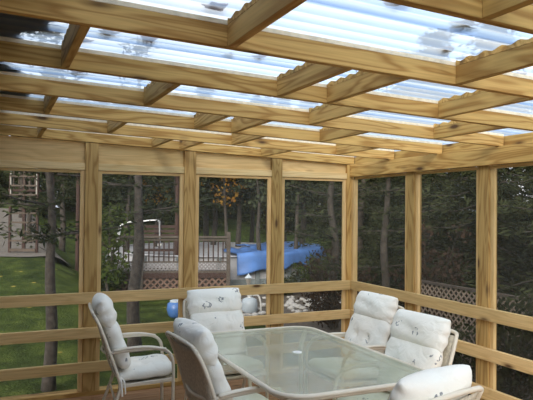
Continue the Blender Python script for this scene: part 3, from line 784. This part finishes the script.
# --- pool and its deck
pc = at(216, 20.0); pz = gz(pc.x, pc.y) - .05; PR = 3.5
pool = thing('swimming_pool', 'round above-ground pool with pale blue wall behind the deck railing', 'pool', (pc.x, pc.y, pz))
bm = bmesh.new(); lathe(bm, [(PR, 0), (PR, .42), (PR - .001, .42)], 48); obj('wall_skirt', bm, M['poolgrey'], pool)
bm = bmesh.new(); lathe(bm, [(PR - .01, .40), (PR - .01, 1.03), (PR - .03, 1.03)], 48); obj('wall_band', bm, M['poolpale'], pool)
bm = bmesh.new(); tube(bm, [(PR * math.cos(2 * math.pi * k / 48), PR * math.sin(2 * math.pi * k / 48), 1.05) for k in range(48)], .06, 6, True, .5); obj('top_rim', bm, M['poolpale'], pool)
for k in range(20):
    a = 2 * math.pi * k / 20; bm = bmesh.new(); add_box(bm, (math.cos(a) * (PR + .03), math.sin(a) * (PR + .03), .525), (.07, .12, 1.05), Matrix.Rotation(a, 4, 'Z'), .01); obj('upright', bm, M['poolgrey'], pool)
# blue tarp draped over the right half of the pool: real folded sheet
bm = bmesh.new(); nA, nR = 96, 22; rows = []
a0, a1 = R(-100), R(35)
for i in range(nA + 1):
    a = a0 + (a1 - a0) * i / nA; row = []
    drop = .44 + .08 * math.sin(a * 6.5) + .06 * math.sin(a * 17)
    for j in range(nR + 1):
        t_ = j / nR
        if t_ < .6:
            r_ = 1.2 + (PR + .09 - 1.2) * t_ / .6; z = 1.12 + .03 * math.sin(a * 14 + r_ * 3) + .05 * math.sin(r_ * 2.2)
        else:
            q = (t_ - .6) / .4; r_ = PR + .10 + .08 * q + .05 * math.sin(a * 22) * q; z = 1.12 - drop * q
        row.append(bm.verts.new((math.cos(a) * r_, math.sin(a) * r_, z)))
    rows.append(row)
for i in range(nA):
    for j in range(nR): bm.faces.new((rows[i][j], rows[i][j + 1], rows[i + 1][j + 1], rows[i + 1][j]))
o = obj('pool_tarp', bm, M['tarp'], None, (pc.x, pc.y, pz), True); o.modifiers.new('t', 'SOLIDIFY').thickness = .01
tag(o, 'bright blue tarp draped over the right half of the round pool', 'tarp')
# deck in front of the pool
A = at(96, 15.6); B = at(229, 16.1); dv = (B - A); dv.z = 0; Ld = dv.length; rz = math.atan2(dv.y, dv.x)
gzd = gz(B.x, B.y)
dk = thing('pool_deck', 'raised wooden pool deck with baluster railing and brown lattice skirt', 'deck', (A.x, A.y, gzd), rz)
DZ = .58
bm = bmesh.new(); add_box(bm, (Ld / 2, .75, DZ), (Ld, 1.5, .06), None, .005); obj('platform', bm, M['rail'], dk)
bm = bmesh.new(); add_box(bm, (Ld / 2, -.01, DZ - .09), (Ld, .03, .14)); obj('rim_board', bm, M['redwood'], dk)
bm = bmesh.new(); lattice(bm, (0, 0, 0), (1, 0, 0), Ld, -.3, DZ - .16, .17, .045, .01); obj('lattice_skirt', bm, M['skirt'], dk)
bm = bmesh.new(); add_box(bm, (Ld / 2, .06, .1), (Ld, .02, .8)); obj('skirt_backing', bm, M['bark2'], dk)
bm = bmesh.new(); lattice(bm, (0, 0, 0), (1, 0, 0), Ld, DZ + .05, DZ + .24, .10, .03, .01); o = obj('lattice_band', bm, M['band'], dk); o['label'] = 'pale lattice band'
bm = bmesh.new(); bar(bm, (0, 0, DZ + .93), (Ld, 0, DZ + .93), .14, .05, .006); obj('top_rail', bm, M['rail'], dk)
bm = bmesh.new(); bar(bm, (0, 0, DZ + .86), (Ld, 0, DZ + .86), .04, .06, .004); bar(bm, (0, 0, DZ + .27), (Ld, 0, DZ + .27), .04, .04, .004); obj('sub_rail', bm, M['rail'], dk)
bmx = bmesh.new(); add_box(bmx, (0, 0, 0), (.035, .035, .58), None, .003)
bal = obj('baluster', bmx, M['redwood'], dk); nb = int(Ld / .13)
for i in range(nb):
    o = bal if i == 0 else bal.copy()
    if i: C.objects.link(o)
    o.parent = dk; o.location = (.07 + i * .13, 0, DZ + .56)
for f in (0, .34, .67, 1):
    bm = bmesh.new(); add_box(bm, (Ld * f, 0, .3), (.10, .10, 2.7 if f == 1 else 2.35), None, .006); obj('railing_post', bm, M['rail'], dk)
# red slatted bench on the deck and chrome pool ladder
q = at(164, 17.6); rb = thing('deck_bench', 'red-brown slatted bench back showing above the pool deck railing', 'bench', (q.x, q.y, gzd + DZ + .03), rz)
bm = bmesh.new()
for k in range(3): add_box(bm, (0, 0, .86 + k * .13), (1.35, .03, .09), None, .004)
obj('backrest', bm, M['redwood'], rb)
for s in (-.6, .6):
    bm = bmesh.new(); add_box(bm, (s, .03, .58), (.06, .06, 1.2)); obj('leg', bm, M['redwood'], rb)
    bm = bmesh.new(); add_box(bm, (s, -.4, .22), (.06, .06, .44)); obj('leg', bm, M['redwood'], rb)
bm = bmesh.new(); add_box(bm, (0, -.2, .45), (1.35, .45, .05)); obj('seat', bm, M['redwood'], rb)
q = at(138, 17.2); ld_ = thing('pool_ladder', 'bent chrome handrails of a pool ladder above the deck railing', 'ladder', (q.x, q.y, gzd + DZ + .03), rz)
for s in (0, .45):
    bm = bmesh.new(); tube(bm, spline([(-.55, s, 0), (-.55, s, .85), (-.42, s, 1.2), (.1, s, 1.28), (.55, s, 1.3), (.62, s, 1.1), (.62, s, .2)], 6), .022, 8); obj('handrail', bm, M['metal'], ld_, smooth=True)
for z in (.3, .6):
    bm = bmesh.new(); add_box(bm, (.62, .225, z), (.1, .45, .03)); obj('step', bm, M['white'], ld_)
# pool skimmer lantern, pump tank, blue barrel
q = at(248.5, 16.15, 281)
la = thing('garden_lantern', 'small white lantern standing before the grey pool skirt', 'lantern', (q.x, q.y, gz(q.x, q.y))); la.scale = (.8, .8, .8)
bm = bmesh.new(); tube(bm, [(0, 0, -.03), (0, 0, .3)], .02, 8); obj('post', bm, M['palemetal'], la)
bm = bmesh.new(); lathe(bm, [(.05, .28), (.11, .50), (.11, .51)], 6); obj('glass_body', bm, M['handhold'], la)
bm = bmesh.new(); lathe(bm, [(.14, .51), (.13, .53), (.03, .62), (.01, .66)], 6); obj('cap', bm, M['palemetal'], la)
p = gat(250.5, 13.1)
tk = thing('pump_tank', 'pale grey pool pump tank on the gravel below the rail', 'pool pump', p)
bm = bmesh.new(); lathe(bm, [(.15, 0), (.175, .03), (.175, .20), (.15, .29), (.07, .33), (.01, .335)], 20); obj('tank', bm, M['palemetal'], tk, smooth=True)
bm = bmesh.new(); lathe(bm, [(.05, .33), (.05, .37), (.08, .375), (.08, .39)], 12); obj('valve', bm, M['white'], tk)
bm = bmesh.new(); tube(bm, spline([(.05, 0, .37), (.2, 0, .36), (.26, 0, .2), (.27, 0, .02)], 5), .02, 6); obj('hose', bm, M['white'], tk)
p = gat(177, 12.6)
br = thing('barrel', 'round blue plastic barrel on the lawn left of the second post', 'barrel', p)
bm = bmesh.new(); lathe(bm, [(.10, 0), (.16, .06), (.19, .18), (.17, .30), (.12, .33)], 20); obj('body', bm, M['blue'], br, smooth=True)
bm = bmesh.new(); lathe(bm, [(.125, .33), (.125, .36), (.10, .37)], 20); obj('lid', bm, M['palemetal'], br)

# --- play tower with ladder, left window
p = at(24, 17.0); lz = at(24, 17.0, 252).z
pt = thing('play_tower', 'red-brown playset ladder tower with pale rungs behind the leftmost window', 'playset', (p.x, p.y, lz), R(-22))
for s in (-1, 1):
    bm = bmesh.new(); add_box(bm, (s * .38, .0, 1.2), (.06, .09, 2.9), None, .006); obj('ladder_rail', bm, M['redwood'], pt)
    bm = bmesh.new(); add_box(bm, (s * .36, .0, 2.15), (.035, .11, 1.05), None, .004); o = obj('handhold', bm, M['handhold'], pt); o['label'] = 'pale upright handhold'
    bm = bmesh.new(); add_box(bm, (s * .42, 1.2, 1.3), (.09, .09, 3.0), None, .006); obj('tower_post', bm, M['redwood'], pt)
for k in range(9):
    bm = bmesh.new(); add_box(bm, (0, -.04, .06 + k * .26), (.72, .09, .05 if k else .08), None, .005); obj('rung', bm, M['fence'], pt)
bm = bmesh.new(); add_box(bm, (0, .62, 1.75), (.9, 1.2, .06)); obj('platform', bm, M['redwood'], pt)
bm = bmesh.new()
for k in range(5): add_box(bm, (-.3 + k * .15, .02, 2.15), (.03, .04, .7))
obj('guard_bars', bm, M['fence'], pt)
p = gat(78, 17)
sw = thing('swing_frame', 'red-brown wooden swing post left of the leftmost full post', 'playset', p, R(-22))
for s in (0, .9):
    bm = bmesh.new(); tube(bm, [(0, s, -.05), (0, s * .5, 2.9)], .055, 8); obj('post', bm, M['redwood'], sw)
bm = bmesh.new(); add_box(bm, (1.4, -.2, 2.85), (2.9, .09, .12)); obj('crossbeam', bm, M['redwood'], sw)
for s in (0, .9):
    bm = bmesh.new(); tube(bm, [(2.8, s, -.05), (2.8, s * .5, 2.9)], .055, 8); obj('post', bm, M['redwood'], sw)

# ------------------------------------------------------------------ light, sky, camera
w = bpy.data.worlds.new('sky'); bpy.context.scene.world = w; w.use_nodes = True; nt = w.node_tree; nt.nodes.clear(); L = nt.links.new
out = N(nt, 'ShaderNodeOutputWorld'); bg = N(nt, 'ShaderNodeBackground'); tc = N(nt, 'ShaderNodeTexCoord')
mp = N(nt, 'ShaderNodeMapping'); mp.inputs['Scale'].default_value = (1, 1, 2.2); L(tc.outputs['Generated'], mp.inputs['Vector'])
nz = N(nt, 'ShaderNodeTexNoise', Scale=2.4, Detail=6.0); L(mp.outputs[0], nz.inputs['Vector'])
rp = ramp(nt, [(.38, (.62, .75, .95)), (.62, (1.0, .97, .91))]); L(nz.outputs['Fac'], rp.inputs[0])
L(rp.outputs[0], bg.inputs[0]); bg.inputs[1].default_value = .80; L(bg.outputs[0], out.inputs[0])
sl = bpy.data.lights.new('hazy_sun', 'SUN'); sl.energy = 3.6; sl.angle = R(40); sl.color = (1, .91, .78)
so = bpy.data.objects.new('hazy_sun', sl); C.objects.link(so)
so.rotation_euler = Vector((.8, 1.0, -.6)).to_track_quat('-Z', 'Y').to_euler()
cam = bpy.data.cameras.new('camera'); co = bpy.data.objects.new('camera', cam); C.objects.link(co)
cam.sensor_width = 36; cam.lens = F / 533 * 36; cam.clip_end = 400; cam.clip_start = .05
ctr = ray(266.5, 200); rt = (ray(267.5, 200) - ctr) * F; up = (ray(266.5, 199) - ctr) * F
m3 = Matrix((rt.normalized(), up.normalized(), -ctr.normalized())).transposed()
co.matrix_world = Matrix.Translation((CX, CY, EYE)) @ m3.to_4x4()
sc = bpy.context.scene; sc.camera = co
sc.view_settings.view_transform = 'Standard'; sc.view_settings.look = 'None'; sc.view_settings.exposure = 1.12; sc.view_settings.gamma = 1
sc.view_settings.use_curve_mapping = False
sc.cycles.max_bounces = 10; sc.cycles.transparent_max_bounces = 16; sc.cycles.diffuse_bounces = 5
